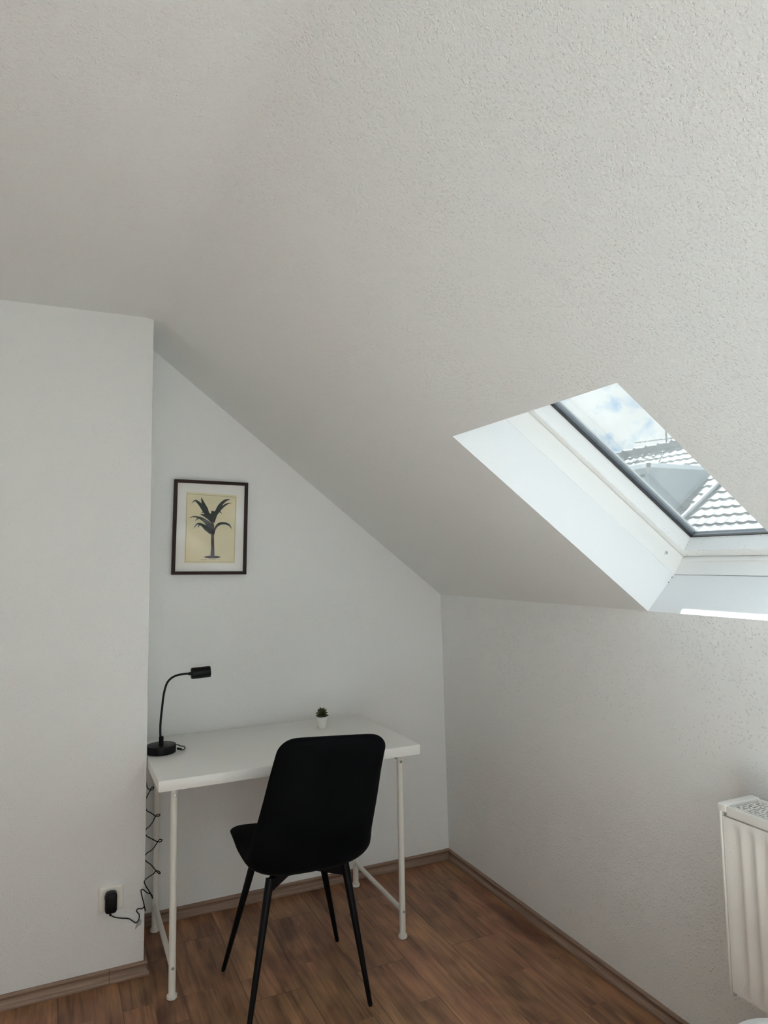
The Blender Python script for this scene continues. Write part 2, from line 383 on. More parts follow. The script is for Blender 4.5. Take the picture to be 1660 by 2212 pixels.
# ------------------------------------------------------------------ room shell
YB = -5.5; XL = -3.6
bm = bmesh.new(); box(bm, XL-.1, .3, YB-.1, .1, -.12, 0); struct(obj('floor', bm, M_floor, smooth=0))
bm = bmesh.new(); box(bm, XL-.1, .3, 0, .12, -.1, 2.75); struct(obj('wall_back', bm, M_wall, smooth=0))
bm = bmesh.new(); box(bm, XL-.1, XS, -DS, .02, -.05, HC+.03, 0.004, 2); struct(obj('wall_left', bm, M_wall, smooth=40))
bm = bmesh.new()
hexa(bm, [(0, YB-.1, -.05), (.14, YB-.1, -.05), (.14, .1, -.05), (0, .1, -.05), (KX, YB-.1, HK), (.06, YB-.1, HK), (.06, .1, HK), (KX, .1, HK)])
struct(obj('wall_right', bm, M_knee, smooth=0))
RW = (-3.20, -1.50, 1.00, 2.15)           # unseen two-light window behind the viewer, added to let in fill light
bm = bmesh.new()
box(bm, XL-.1, RW[0], YB-.12, YB, -.1, 2.75); box(bm, RW[1], .3, YB-.12, YB, -.1, 2.75)
box(bm, RW[0], RW[1], YB-.12, YB, -.1, RW[2]); box(bm, RW[0], RW[1], YB-.12, YB, RW[3], 2.75)
struct(obj('wall_rear', bm, M_wall, smooth=0))
bm = bmesh.new(); box(bm, XL-.12, XL, YB-.1, .1, -.1, 2.75); struct(obj('wall_side', bm, M_wall, smooth=0))

# ceiling: flat part, rounded fold and slope with two skylight openings (the second added for fill), one plastered skin
SFOLD = (KX-XF)/math.cos(ANG)
WIN1 = (-2.040, -1.363); FILL_WIN = (-5.00, -2.75); STOP = 0.870
RF = 0.05                                   # tangent length of the soft fold
bm = bmesh.new()
prof = [(0.0, 0), (STOP, 0)]
def sect(s):                                # s along the section -> (x, z)
    p = P0+US*s; return (p.x, p.z)
sec = [('s', 0.0), ('s', STOP), ('s', SFOLD-RF)]
fold = []
A_ = P0+US*(SFOLD-RF); C_ = Vector((XF, 0, HC)); B_ = Vector((XF-RF, 0, HC))
for k in range(1, 9):
    t = k/8; fold.append((A_*(1-t)**2+C_*2*t*(1-t)+B_*t*t))
def row(s):
    ys = [.05, WIN1[1]+SHEAR*s, WIN1[0]+SHEAR*s, FILL_WIN[1]+SHEAR*s, FILL_WIN[0]+SHEAR*s, YB-.05]
    p = P0+US*s
    return [bm.verts.new((p.x, y, p.z)) for y in ys]
rows = [row(0.0), row(STOP), row(SFOLD-RF)]
for p in fold+[Vector((XL-.05, 0, HC))]:
    ys = [.05, WIN1[1]+SHEAR*STOP, WIN1[0]+SHEAR*STOP, FILL_WIN[1]+SHEAR*STOP, FILL_WIN[0]+SHEAR*STOP, YB-.05]
    rows.append([bm.verts.new((p.x, y, p.z)) for y in ys])
for r in range(len(rows)-1):
    for c in range(5):
        if r == 0 and c in (1, 3): continue
        bm.faces.new((rows[r][c], rows[r][c+1], rows[r+1][c+1], rows[r+1][c]))
bmesh.ops.recalc_face_normals(bm, faces=bm.faces[:])
struct(obj('ceiling', bm, M_ceil, smooth=60))

# ------------------------------------------------------------------ skirting boards
BPROF = [(0, 0), (.0165, 0), (.0170, .004), (.0162, .010), (.0125, .0145), (.0082, .0175), (.0060, .022), (.0058, .029), (.0085, .0345), (.0118, .0375), (.0116, .0405), (.0085, .044), (.0035, HB), (0, HB)]
def scaled(k): return [(d*k, h*(1 if h < .03 else k**0.5)) for d, h in BPROF]
bm = bmesh.new(); extrude_profile(bm, BPROF, (XS+.017, 0, 0), (-.026, 0, 0), (0, -1, 0)); 
bb = struct(obj('baseboard_back', bm, M_basex))
bm = bmesh.new(); extrude_profile(bm, scaled(1.06), (-.030, 0, 0), (-.0005, 0, 0), (0, -1, 0), 0, -1.0)
extrude_profile(bm, scaled(1.06), (-.0005, -.0005, 0), (-.0005, -.030, 0), (-1, 0, 0), 1.0, 0); obj('corner_cap', bm, M_basex, bb)
bm = bmesh.new(); extrude_profile(bm, BPROF, (-.0006, -.026, 0), (-.0006, YB, 0), (-1, 0, 0)); struct(obj('baseboard_right', bm, M_basey))
seam_x = -1.55
bm = bmesh.new(); extrude_profile(bm, BPROF, (XL, -DS, 0), (seam_x-.0006, -DS, 0), (0, -1, 0)); bl = struct(obj('baseboard_left', bm, M_basex))
bm = bmesh.new(); extrude_profile(bm, BPROF, (seam_x+.0006, -DS, 0), (XS, -DS, 0), (0, -1, 0), 0, 1.0); obj('end_piece', bm, M_basex, bl)
bm = bmesh.new(); extrude_profile(bm, [(d*.94, h*.985) for d, h in BPROF], (seam_x-.002, -DS, 0), (seam_x+.002, -DS, 0), (0, -1, 0)); obj('joint_strip', bm, M_soil, bl)
bm = bmesh.new(); extrude_profile(bm, BPROF, (XS, -DS, 0), (XS, -.002, 0), (1, 0, 0), -1.0, 0); obj('return_piece', bm, M_basey, bl)

# ------------------------------------------------------------------ skylights
def quad_ring(bm, a, b):         # a, b: lists of 4 points -> 4 quads
    A = [bm.verts.new(p) for p in a]; B = [bm.verts.new(p) for p in b]
    for i in range(4):
        j = (i+1) % 4; bm.faces.new((A[i], A[j], B[j], B[i]))
def rect(s0, s1, y0, y1, n):
    return [slope_pt(s0, y0, n), slope_pt(s1, y0, n), slope_pt(s1, y1, n), slope_pt(s0, y1, n)]
def bar(bm, s0, s1, y0, y1, n0, n1, bev=0.0015):
    t = bmesh.new(); hexa(t, rect(s0, s1, y0, y1, n0)+rect(s0, s1, y0, y1, n1))
    bmesh.ops.recalc_face_normals(t, faces=t.faces[:])
    if bev: bmesh.ops.bevel(t, geom=t.edges[:], offset=bev, segments=2, affect='EDGES', clamp_overlap=True)
    merge(bm, t)
def skylight(name, win):
    y0, y1 = win                              # y0 towards the camera, y1 towards the back wall
    root = bpy.data.objects.new(name, None); root.empty_display_size = .05
    root.location = slope_pt(0, (y0+y1)/2, 0); link(root); WORLD_LOC[root.name] = root.location.copy(); struct(root)
    # plaster reveal
    bm = bmesh.new()
    quad_ring(bm, rect(0, STOP, y0, y1, 0), rect(-.0268, STOP+.0103, y0, y1, .170))
    obj('reveal', bm, M_reveal, root, smooth=0, recalc=False)
    # fixed outer frame: lining strip that shows between the plaster and the sash, thick towards the outside
    bm = bmesh.new(); lo, hi = -.0255, STOP+.0095; e = .0015
    bar(bm, lo-.08, lo, y0-.08, y1+.08, .165, .34, 0)
    bar(bm, hi, hi+.08, y0-.08, y1+.08, .165, .34, 0)
    bar(bm, lo, hi, y1-e, y1+.08, .165, .34, 0)
    bar(bm, lo, hi, y0-.08, y0+e, .165, .34, 0)
    fr = obj('frame', bm, M_lacq, root, smooth=0)
    # small bead along the lower lining strip
    bm = bmesh.new(); bar(bm, lo-.002, lo+.004, y0+.002, y1-.002, .219, .229, .001); obj('glazing_bead', bm, M_lacq, root)
    # dark rubber seal deep in the gap between sash and frame
    bm = bmesh.new()
    bar(bm, lo, lo+.004, y0+.001, y1-.001, .246, .252, 0); bar(bm, lo, hi, y1-.005, y1-.001, .246, .252, 0); bar(bm, lo, hi, y0+.001, y0+.005, .246, .252, 0)
    obj('seal', bm, M_radd, root)
    # sash
    bs, bt = .006, STOP-.03; by1, by0 = y1-.027, y0+.027
    n0, n1 = .2385, .335
    bm = bmesh.new()
    bar(bm, lo+.0025, hi-.002, by1, y1-.0035, n0, n1, .002)
    bar(bm, lo+.0025, hi-.002, y0+.0035, by0, n0, n1, .002)
    bar(bm, bt, hi-.002, by0, by1, n0, n1, .002)
    sash = obj('sash', bm, M_sash, root)
    bm = bmesh.new(); bar(bm, lo+.0025, bs, by0-.0005, by1+.0005, n0+.0003, .300, .002); obj('bottom_rail', bm, M_sashb, root)
    # mitre pads in the lower corners
    # rubber gasket and metal spacer of the insulating glass
    g0, g1 = .296, .303
    bm = bmesh.new()
    bar(bm, bs-.001, bt+.001, by1-.006, by1+.001, g0, g1, 0); bar(bm, bs-.001, bt+.001, by0-.001, by0+.006, g0, g1, 0)
    bar(bm, bs-.001, bs+.004, by0, by1, g0, g1, 0); bar(bm, bt-.006, bt+.001, by0, by1, g0, g1, 0)
    obj('gasket', bm, M_gasket, root, smooth=0)
    bm = bmesh.new()
    bar(bm, bs-.012, bt+.001, by1-.004, by1+.001, .3055, .325, .001); bar(bm, bs-.012, bt+.001, by0-.001, by0+.004, .3055, .325, .001)
    bar(bm, bs-.014, bs-.004, by0, by1, .3055, .325, .001); bar(bm, bt-.004, bt+.001, by0, by1, .3055, .325, .001)
    obj('spacer', bm, M_spacer, root)
    bm = bmesh.new(); bar(bm, bs-.016, bt+.004, by0-.004, by1+.004, .3035, .3055, 0); obj('inner_pane', bm, M_glass, root, smooth=0)
    bm = bmesh.new(); bar(bm, bs-.016, bt+.004, by0-.004, by1+.004, .3255, .3285, 0); obj('outer_pane', bm, M_glassd, root, smooth=0)
    # capped screw hole in the lining strip
    bm = bmesh.new(); ax = Vector((0, -1, 0))
    lathe(bm, [(.0085, 0), (.0085, .0015), (.0065, .002), (.0055, .0018)], slope_pt(.041, y1-e, .205), 20, ax); cap = obj('screw_ring', bm, M_lacq, root)
    bm = bmesh.new(); lathe(bm, [(.0056, .0005), (.0054, .0022), (0, .0024)], slope_pt(.041, y1-e, .205), 20, ax); obj('screw_cap', bm, M_clip, root)
    # hairline cracks at the lower corner of the plaster
    bm = bmesh.new()
    for s_, n_, ln in ((-.0228, .155, .006), (-.0195, .132, .005)):
        a_ = slope_pt(s_, y1-.0006, n_); b_ = slope_pt(s_-.0005, y1-.0006, n_-ln)
        tube(bm, [a_, (a_+b_)/2+Vector((0, -.0006, .0004)), b_], [.0007, .0012, .0006], 6)
    tube(bm, smooth_path([slope_pt(-.0255, y1-.002, .1652), slope_pt(-.0252, y1-.05, .1648), slope_pt(-.0254, y1-.12, .1652), slope_pt(-.0252, y1-.2, .1649), slope_pt(-.0254, y0+.3, .1652)], 4), .0006, 5)
    obj('plaster_crack', bm, M_radd, root)
    return root
skylight('window_1', WIN1)
skylight('fill_skylight', FILL_WIN)  # unseen extra skylight, added to bring more sun and bounce into the room

bm = bmesh.new()
for x0, x1, z0, z1 in ((RW[0], RW[0]+.07, RW[2], RW[3]), (RW[1]-.07, RW[1], RW[2], RW[3]), (RW[0], RW[1], RW[3]-.07, RW[3]), (RW[0], RW[1], RW[2], RW[2]+.09), ((RW[0]+RW[1])/2-.05, (RW[0]+RW[1])/2+.05, RW[2], RW[3])):
    box(bm, x0, x1, YB-.10, YB-.03, z0, z1, .004)
d1 = struct(obj('fill_window', bm, M_lacq))  # invented rear window, out of view, in front of the added fill lamp
bm = bmesh.new(); box(bm, RW[0]+.05, RW[1]-.05, YB-.07, YB-.062, RW[2]+.05, RW[3]-.05); obj('pane', bm, M_glass, d1, smooth=0)

# ------------------------------------------------------------------ desk
DZ, DT = 0.735, 0.035
dx0, dx1, dy0, dy1 = -1.4335, -0.481, -0.650, -0.050
desk = empty('desk', ((dx0+dx1)/2, (dy0+dy1)/2, 0), 'white desk on thin white tubular legs standing against the back wall', 'desk')
bm = bmesh.new(); box(bm, dx0, dx1, dy0, dy1, DZ-DT, DZ, .0012, 2); obj('tabletop', bm, M_desk, desk)
LEGS = [(-1.3665, -.532), (-1.3665, -.062), (-.5155, -.540), (-.5135, -.066)]
for i, (lx, ly) in enumerate(LEGS):
    bm = bmesh.new(); tube(bm, [(lx, ly, .008), (lx, ly, DZ-DT)], .0118, 24); leg = obj('leg', bm, M_dleg, desk)
    bm = bmesh.new(); lathe(bm, [(.0150, 0), (.0172, .002), (.0172, .010), (.0158, .0125), (.0125, .0135), (.0119, .016)], (lx, ly, 0), 28); obj('foot_cap', bm, M_foot, leg)
    if ly < -.3:
        for z in (.098, .652):
            bm = bmesh.new(); lathe(bm, [(.0052, 0), (.0052, .0012), (.0040, .0022), (.0022, .0022), (.0018, .0008), (0, .0006)], (lx+.0005, ly-.0112, z), 16, (0, -1, 0)); obj('screw', bm, M_steel, leg)
for (a, b) in ((0, 1), (2, 3)):
    A = LEGS[a]; B = LEGS[b]
    bm = bmesh.new(); tube(bm, [(A[0], A[1], .098), (B[0], B[1], .098)], .0095, 20); obj('crossbar', bm, M_dleg, desk)
    bm = bmesh.new(); box(bm, A[0]-.009, A[0]+.009, A[1], B[1], .655, .672, .003); 
    box(bm, A[0]-.018, A[0]+.018, A[1]-.006, B[1]+.012, DZ-DT-.006, DZ-DT, .001); obj('top_rail', bm, M_dleg, desk)

# ------------------------------------------------------------------ chair
CX, CY = -0.978, -0.657
chair = empty('desk_chair', (CX, CY, 0), 'black upholstered chair with splayed black metal legs, pushed up to the white desk', 'chair')
SP = [(.222, .454), (.205, .466), (.15, .473), (.08, .476), (0, .473), (-.08, .468), (-.145, .468), (-.19, .480), (-.217, .510), (-.235, .555), (-.258, .62), (-.285, .69), (-.314, .765), (-.342, .835), (-.362, .880), (-.372, .905)]
path = smooth_path([Vector((0, y, z)) for y, z in SP], 6)
cum = [0]
for a, b in zip(path, path[1:]): cum.append(cum[-1]+(b-a).length)
LT = cum[-1]
def half_w(i):
    z = path[i].z; y = path[i].y; d0 = cum[i]; d1 = LT-cum[i]
    fr = min(1, max(0, (cum[i]-.42)/(LT-.42)))     # 0 at the bend, 1 at the top
    w = .208 if cum[i] < .42 else .208-.038*fr**.85
    if cum[i] < .30: w = .196+.012*min(1, cum[i]/.25)
    for d, rc in ((d0, .075), (d1, .055)):
        if d < rc: w = w-rc+math.sqrt(max(0, rc*rc-(rc-d)**2))
    return w
def shell(i0, i1, name, nu=28):
    bm = bmesh.new(); T = []; Bt = []
    for i in range(i0, i1+1):
        t = (path[min(i+1, len(path)-1)]-path[max(i-1, 0)]).normalized()
        nrm = Vector((0, -t.z, t.y));
        if nrm.dot(Vector((0, .6, 1))) < 0: nrm = -nrm         # towards the sitter
        w = half_w(i); e_end = min(1, min(cum[i], LT-cum[i])/.022); e_end = math.sqrt(max(0, 1-(1-e_end)**2))
        rT, rB = [], []
        mid = math.exp(-((cum[i]-.40)/.16)**2)                 # deepest at the bend
        for k in range(nu+1):
            u = -math.cos(PI*k/nu)
            ex = (1-abs(u)**6)**.5 if abs(u) < 1 else 0
            bucket = (.010+.026*mid)*abs(u)**3.0*min(1, (LT-cum[i])/.14)
            base = path[i]+nrm*bucket+Vector((w*u, 0, 0))
            th_t = .014*ex*e_end; th_b = (.017+.012*mid)*ex*e_end
            fz = min(1, max(0, (path[i].z-.56)/.30)); base = base+Vector((.05*path[i].y+.004+.024*fz, -.068*w*u, -.050*w*u*fz-.003*(1-fz)))
            rT.append(bm.verts.new(base+nrm*th_t+Vector((CX, CY, 0))))
            rB.append(bm.verts.new(base-nrm*th_b+Vector((CX, CY, 0))))
        T.append(rT); Bt.append(rB)
    for G in (T, Bt):
        for a in range(len(G)-1):
            for k in range(nu): bm.faces.new((G[a][k], G[a][k+1], G[a+1][k+1], G[a+1][k]))
    for a in range(len(T)-1):
        bm.faces.new((T[a][0], T[a+1][0], Bt[a+1][0], Bt[a][0])); bm.faces.new((T[a][nu], T[a+1][nu], Bt[a+1][nu], Bt[a][nu]))
    for a in (0, len(T)-1):
        for k in range(nu): bm.faces.new((T[a][k], T[a][k+1], Bt[a][k+1], Bt[a][k]))
    bmesh.ops.remove_doubles(bm, verts=bm.verts[:], dist=1e-5)
    return obj(name, bm, M_velvet, chair, smooth=70)
ib = next(i for i in range(len(path)) if cum[i] > .43)
shell(0, ib, 'seat'); shell(ib, len(path)-1, 'backrest')
ZT = .418
CF = [(-1.180, -.451), (-.749, -.451), (-.791, -.862), (-1.198, -.868)]
CT = [(-1.085, -.545), (-.855, -.545), (-.838, -.765), (-1.098, -.768)]
for (fx, fy), (tx, ty) in zip(CF, CT):
    bm = bmesh.new(); p = [Vector((fx, fy, 0)), Vector((fx, fy, 0)).lerp(Vector((tx, ty, ZT)), .02), Vector((tx, ty, ZT))]
    tube(bm, p, [.0062, .0075, .0140], 20); lg = obj('leg', bm, M_bmetal, chair)
bm = bmesh.new()
hub = Vector((CX, CY, .425))
for tx, ty in CT:
    d = (Vector((tx, ty, 0))-Vector((CX, CY, 0))); d.z = 0; L_ = d.length; ang = math.atan2(d.y, d.x)
    m4 = Matrix.Translation((CX, CY, 0))@Matrix.Rotation(ang, 4, 'Z')
    t = bmesh.new()
    hexa(t, [(0, -.014, .392), (L_, -.010, .380), (L_, .010, .380), (0, .014, .392), (0, -.014, .436), (L_, -.010, .414), (L_, .010, .414), (0, .014, .436)])
    bmesh.ops.transform(t, matrix=m4, verts=t.verts[:]); merge(bm, t)
box(bm, CX-.085, CX+.085, CY-.075, CY+.075, .394, .440, .006)
obj('seat_frame', bm, M_bmetal, chair, smooth=30)

# ------------------------------------------------------------------ desk lamp
LX, LY = -1.3810, -0.2930
lamp = empty('desk_lamp', (LX, LY, DZ), 'black gooseneck lamp with round base at the left end of the desk', 'lamp')
bm = bmesh.new(); lathe(bm, [(.0505, 0), (.0530, .0015), (.0535, .004), (.0535, .027), (.0528, .0288), (.0512, .0295), (0, .0297)], (LX, LY, DZ), 48); obj('base', bm, M_blamp, lamp)
bm = bmesh.new(); lathe(bm, [(.0085, 0), (.0085, .028), (.0070, .030), (.0045, .031)], (LX, LY, DZ+.029), 20); obj('collar', bm, M_blamp, lamp)
sx = LX-.011
st = [on_y(px, py, LY) for px, py in [(347.5, 1604), (346.5, 1585), (347, 1562), (350, 1532), (354, 1500), (360, 1478), (369, 1466), (382, 1459), (397, 1456), (408, 1455)]]
bm = bmesh.new(); tube(bm, smooth_path(st, 6), .0041, 12); obj('gooseneck', bm, M_blamp, lamp)
h0 = on_y(413, 1455, LY); h1 = on_y(453, 1450.5, LY); hd = (h1-h0); hl = hd.length+.002
bm = bmesh.new(); lathe(bm, [(.0060, -.010), (.0060, 0), (.0175, .0004), (.0205, .002), (.0212, .005), (.0212, hl-.002), (.0206, hl), (.0180, hl), (.0178, hl-.012), (0, hl-.012)], h0, 32, hd); obj('lamp_head', bm, M_blamp, lamp)
bm = bmesh.new(); lathe(bm, [(.0176, hl-.0118), (.0176, hl-.009), (0, hl-.0085)], h0, 28, hd); obj('diffuser', bm, M_foot, lamp, label='pale round diffuser inside the lamp head')

# ------------------------------------------------------------------ lamp cable with wall adapter
cable = empty('power_cable', (-1.40, -.30, 0), 'thin black looping cable with a black wall adapter hanging beside the desk', 'cable')
def cpts(seq): return [on_y(px, py, y) for px, py, y in seq]
deskpart = [on_z(px, py, DZ+h) for px, py, h in [(388, 1617.5, .010), (392, 1620, .008), (397, 1619, .006), (400, 1615.5, .008), (397, 1612, .010), (391, 1611.5, .010), (386, 1609.5, .008)]]
deskpart += [Vector((-1.316, -.212, DZ+.004)), Vector((-1.340, -.196, DZ+.003)), Vector((-1.385, -.190, DZ+.003)), Vector((-1.420, -.165, DZ+.003)), Vector((-1.427, -.10, DZ+.003)), Vector((-1.426, -.046, DZ+.001)), Vector((-1.424, -.036, DZ-.03))]
hang = cpts([(316, 1688, -.09), (319, 1702, -.11), (326, 1706.5, -.112), (331, 1704, -.115), (332, 1700.5, -.117), (328, 1701, -.120), (324, 1709, -.12), (317, 1722, -.12), (313, 1737, -.125),
    (317, 1750.5, -.13), (327, 1756.5, -.13), (337, 1763, -.13), (344, 1762.5, -.132), (345.5, 1759.5, -.134), (341, 1759, -.138), (335.5, 1765, -.14), (329, 1777, -.14), (323, 1785, -.145), (317, 1790, -.15), (313, 1798, -.15),
    (317, 1805.5, -.15), (328, 1812, -.15), (341, 1818.5, -.15), (348.5, 1817.5, -.152), (350, 1814.5, -.154), (345, 1813.5, -.158), (340, 1820, -.16), (331, 1833, -.17), (324, 1839, -.18), (317, 1843.5, -.19), (313, 1852, -.20),
    (316, 1860.5, -.21), (326, 1867.5, -.22), (335, 1878, -.23), (342, 1886, -.24), (346, 1887, -.245), (345, 1883.5, -.25), (338, 1881, -.26), (331, 1888, -.28), (320, 1895, -.31), (313.5, 1901, -.335), (312, 1906, -.352), (316, 1915, -.355),
    (323, 1926, -.355), (329, 1938, -.355), (329.5, 1940, -.358), (327, 1932, -.362), (317, 1928, -.362), (309, 1921.5, -.362), (305, 1923.5, -.360), (306, 1932, -.358), (310, 1948, -.355), (313.5, 1965, -.355), (314, 1967, -.358), (312, 1959, -.361), (307, 1963, -.358), (299, 1963, -.354), (295, 1967, -.352), (297.5, 1971.5, -.352), (301, 1976, -.352), (300.5, 1985, -.352), (297, 1991, -.352),
    (293, 1993.5, -.352), (287, 1990, -.351), (278, 1984.5, -.351), (262, 1983.5, -.352), (248, 1981.5, -.354), (241, 1978, -.360), (238.5, 1972, -.366)])
bm = bmesh.new(); tube(bm, smooth_path(deskpart+hang, 4), .0019, 8); obj('cord', bm, M_cord, cable)
bm = bmesh.new(); a_ = on_z(383.2, 1616.8, DZ+.011); b_ = on_z(393, 1618.5, DZ+.009)
tube(bm, [a_, a_.lerp(b_, .7), b_], [.0042, .0042, .0022], 10); obj('connector', bm, M_plug, cable)
pa = on_y(240, 1949, -.375)
bm = bmesh.new(); box(bm, pa.x-.0195, pa.x+.0195, -.392, -.356, pa.z-.034, pa.z+.034, .011, 4); obj('wall_adapter', bm, M_plug, cable)
bm = bmesh.new(); lathe(bm, [(.0205, 0), (.0205, .010), (.017, .016)], (pa.x, -.3515, pa.z+.010), 28, (0, -1, 0)); obj('plug', bm, M_plug, cable)
bm = bmesh.new(); e_ = on_y(238.5, 1972, -.368); tube(bm, [(pa.x-.001, -.370, pa.z-.030), (e_.x, -.368, pa.z-.040), (e_.x, -.367, pa.z-.048)], [.0052, .0045, .003], 10); obj('strain_relief', bm, M_plug, cable)

# ------------------------------------------------------------------ wall outlet
ocx, ocz = -1.549, .279
outlet = empty('wall_outlet', (ocx, -DS, ocz), 'square cream wall socket low on the left wall holding the black adapter', 'socket')
bm = bmesh.new(); rings = []
for hw_, rr, dep_ in ((.0405, .0095, .0), (.0405, .0095, .0055), (.0398, .0092, .0080), (.0380, .0085, .0094), (.0345, .0075, .0100), (.0280, .0075, .0101)):
    rings.append([bm.verts.new((ocx+sx_*(hw_-rr)+rr*math.cos(a), -DS-dep_, ocz+sz_*(hw_-rr)+rr*math.sin(a))) for sx_, sz_, a0 in ((1, 1, 0), (-1, 1, PI/2), (-1, -1, PI), (1, -1, 1.5*PI)) for a in [a0+PI/2*q/6 for q in range(7)]])
for A, B in zip(rings, rings[1:]):
    for q in range(28): bm.faces.new((A[q], A[(q+1) % 28], B[(q+1) % 28], B[q]))
bm.faces.new(rings[0]); bm.faces.new(rings[-1]); obj('cover_plate', bm, M_outlet, outlet, smooth=50)
bm = bmesh.new(); lathe(bm, [(.0240, 0), (.0240, .0012), (.0222, .0016), (.0215, .0006), (0, .0006)], (ocx, -DS-.0099, ocz), 32, (0, -1, 0)); obj('socket_insert', bm, M_outlet, outlet)

# clear adhesive hook that holds the cable
hk = on_y(299, 1996, -.35)
bm = bmesh.new()
pl_ = [(-.010, -.018), (.002, -.006), (.010, -.004), (.0105, .006), (.006, .013), (.001, .010), (-.003, .003), (-.008, -.010)]
f0 = [bm.verts.new((hk.x+a, -DS+.0006, hk.z+b)) for a, b in pl_]; f1 = [bm.verts.new((hk.x+a*.9, -DS-.0050, hk.z+b*.9)) for a, b in pl_]
bm.faces.new(f0[::-1]); bm.faces.new(f1)
for i in range(len(pl_)): bm.faces.new((f0[i], f0[(i+1) % len(pl_)], f1[(i+1) % len(pl_)], f1[i]))
tag(obj('cable_clip', bm, M_clip, origin=(hk.x, -DS, hk.z)), 'small grey translucent adhesive clip pinning the cable to the left wall beside the socket', 'clip')

# ------------------------------------------------------------------ potted succulent
px_, py_ = -.7185, -.212
plant = empty('potted_succulent', (px_, py_, DZ), 'small dark green succulent in a white cylinder pot on the desk behind the chair', 'plant')
bm = bmesh.new(); lathe(bm, [(.0185, 0), (.0200, .0015), (.0235, .044), (.0240, .046), (.0225, .0462), (.0212, .043), (.0208, .040), (0, .040)], (px_, py_, DZ), 36); obj('pot', bm, M_pot, plant)
bm = bmesh.new(); lathe(bm, [(.0209, .0375), (.0209, .0415), (0, .043)], (px_, py_, DZ), 24); obj('soil', bm, M_soil, plant)
bm = bmesh.new(); c0 = Vector((px_, py_, DZ+.043))
def leaf(bm, base, az, tilt, ln, wd):
    d = Vector((math.cos(az)*math.cos(tilt), math.sin(az)*math.cos(tilt), math.sin(tilt))); sd = Vector((-math.sin(az), math.cos(az), 0)); nn = d.cross(sd)*-1
    ts = [0, .2, .45, .7, .88, 1.0]; ws = [.35, .75, 1.0, .85, .45, 0.02]; rings = []
    for t, w in zip(ts, ws):
        c = base+d*(ln*t)+nn*(-.10*ln*math.sin(t*PI)+.16*ln*t*t); th = .13*wd*w+.0004
        rings.append([bm.verts.new(c+sd*(wd*w*math.cos(a)*.5)+nn*(th*math.sin(a)+(.12*wd*w*abs(math.cos(a))))) for a in [2*PI*q/8 for q in range(8)]])
    for A, B in zip(rings, rings[1:]):
        for q in range(8): bm.faces.new((A[q], A[(q+1) % 8], B[(q+1) % 8], B[q]))
    bm.faces.new(rings[0][::-1]); bm.faces.new(rings[-1])
for n_, tilt, ln, wd, h, ph in [(8, .30, .030, .022, .002, 0), (7, .58, .030, .023, .006, .35), (6, .88, .028, .021, .010, .1), (5, 1.13, .026, .017, .014, .6), (3, 1.38, .026, .010, .016, .2)]:
    for k in range(n_):
        leaf(bm, c0+Vector((0, 0, h)), ph+2*PI*k/n_+random.uniform(-.1, .1), tilt+random.uniform(-.08, .08), ln*random.uniform(.92, 1.08), wd)
obj('rosette', bm, M_leaf, plant, smooth=60)

# ------------------------------------------------------------------ framed print
PW, PH, PCX, PCZ = .3165, .4045, -1.1515, 1.5860
pict = empty('framed_picture', (PCX, -.010, PCZ), 'botanical palm print in a thin dark brown frame on the back wall', 'picture')
pict_rot = Matrix.Translation((PCX, 0, PCZ))@Matrix.Rotation(math.radians(1.1), 4, 'Y')@Matrix.Translation((-PCX, 0, -PCZ))
def pobj(name, bm, mat, parent, **k):
    bmesh.ops.transform(bm, matrix=pict_rot, verts=bm.verts[:]); return obj(name, bm, mat, parent, **k)
bm = bmesh.new(); bw = .0135; hw, hh = PW/2, PH/2
yf, yk = -.0270, -.0030
for x0, x1, z0, z1 in ((-hw, -hw+bw, -hh, hh), (hw-bw, hw, -hh, hh), (-hw+bw, hw-bw, hh-bw, hh), (-hw+bw, hw-bw, -hh, -hh+bw)):
    box(bm, PCX+x0, PCX+x1, yf, yk, PCZ+z0, PCZ+z1, .0008, 1)
pobj('frame', bm, M_frame, pict)
bm = bmesh.new(); box(bm, PCX-hw+bw-.001, PCX+hw-bw+.001, -.0150, -.0050, PCZ-hh+bw-.001, PCZ+hh-bw+.001); pobj('mat_board', bm, M_mat, pict, smooth=0)
def pxl(x, y, yy):               # print drawing coordinates to the picture plane
    t = (y-230)/1375; cx = 843-38*t
    return Vector((PCX+(x-cx)/1058*PW, yy, PCZ+(.5-t)*PH))
def flat(bm, pts, yy, th=.0002):
    a = [bm.verts.new(pxl(x, y, yy)) for x, y in pts]; b = [bm.verts.new(pxl(x, y, yy+th)) for x, y in pts]
    bm.faces.new(a); bm.faces.new(b[::-1])
    for i in range(len(pts)): bm.faces.new((a[i], a[(i+1) % len(pts)], b[(i+1) % len(pts)], b[i]))
bm = bmesh.new(); flat(bm, [(480, 402), (1208, 425), (1175, 1440), (450, 1440)], -.0154, .0003); prt = pobj('print', bm, M_print, pict, smooth=0)
# thin ruled border and tiny caption strokes
bm = bmesh.new()
for (x0, y0, x1, y1) in ((490, 432, 1192, 455), (1192, 455, 1160, 1420), (1160, 1420, 468, 1420), (468, 1420, 490, 432)):
    d = Vector((x1-x0, y1-y0)).normalized(); q = Vector((-d.y, d.x))*2.2
    flat(bm, [(x0+q.x, y0+q.y), (x1+q.x, y1+q.y), (x1-q.x, y1-q.y), (x0-q.x, y0-q.y)], -.0156)
obj_b = pobj('border_line', bm, M_inkl, prt, smooth=0)
bm = bmesh.new(); x = 682
for ln in [10]*9+[-24]+[10]*11+[-24]+[10]*4:
    if ln < 0: x += -ln; continue
    y = 1390+random.uniform(-2, 2); hgt = random.choice([4, 5, 5, 8]); flat(bm, [(x, y-hgt), (x+5, y-hgt+1), (x+ln-1, y+3), (x+2, y+4)], -.0156); x += ln
pobj('caption', bm, M_inkl, prt, smooth=0)
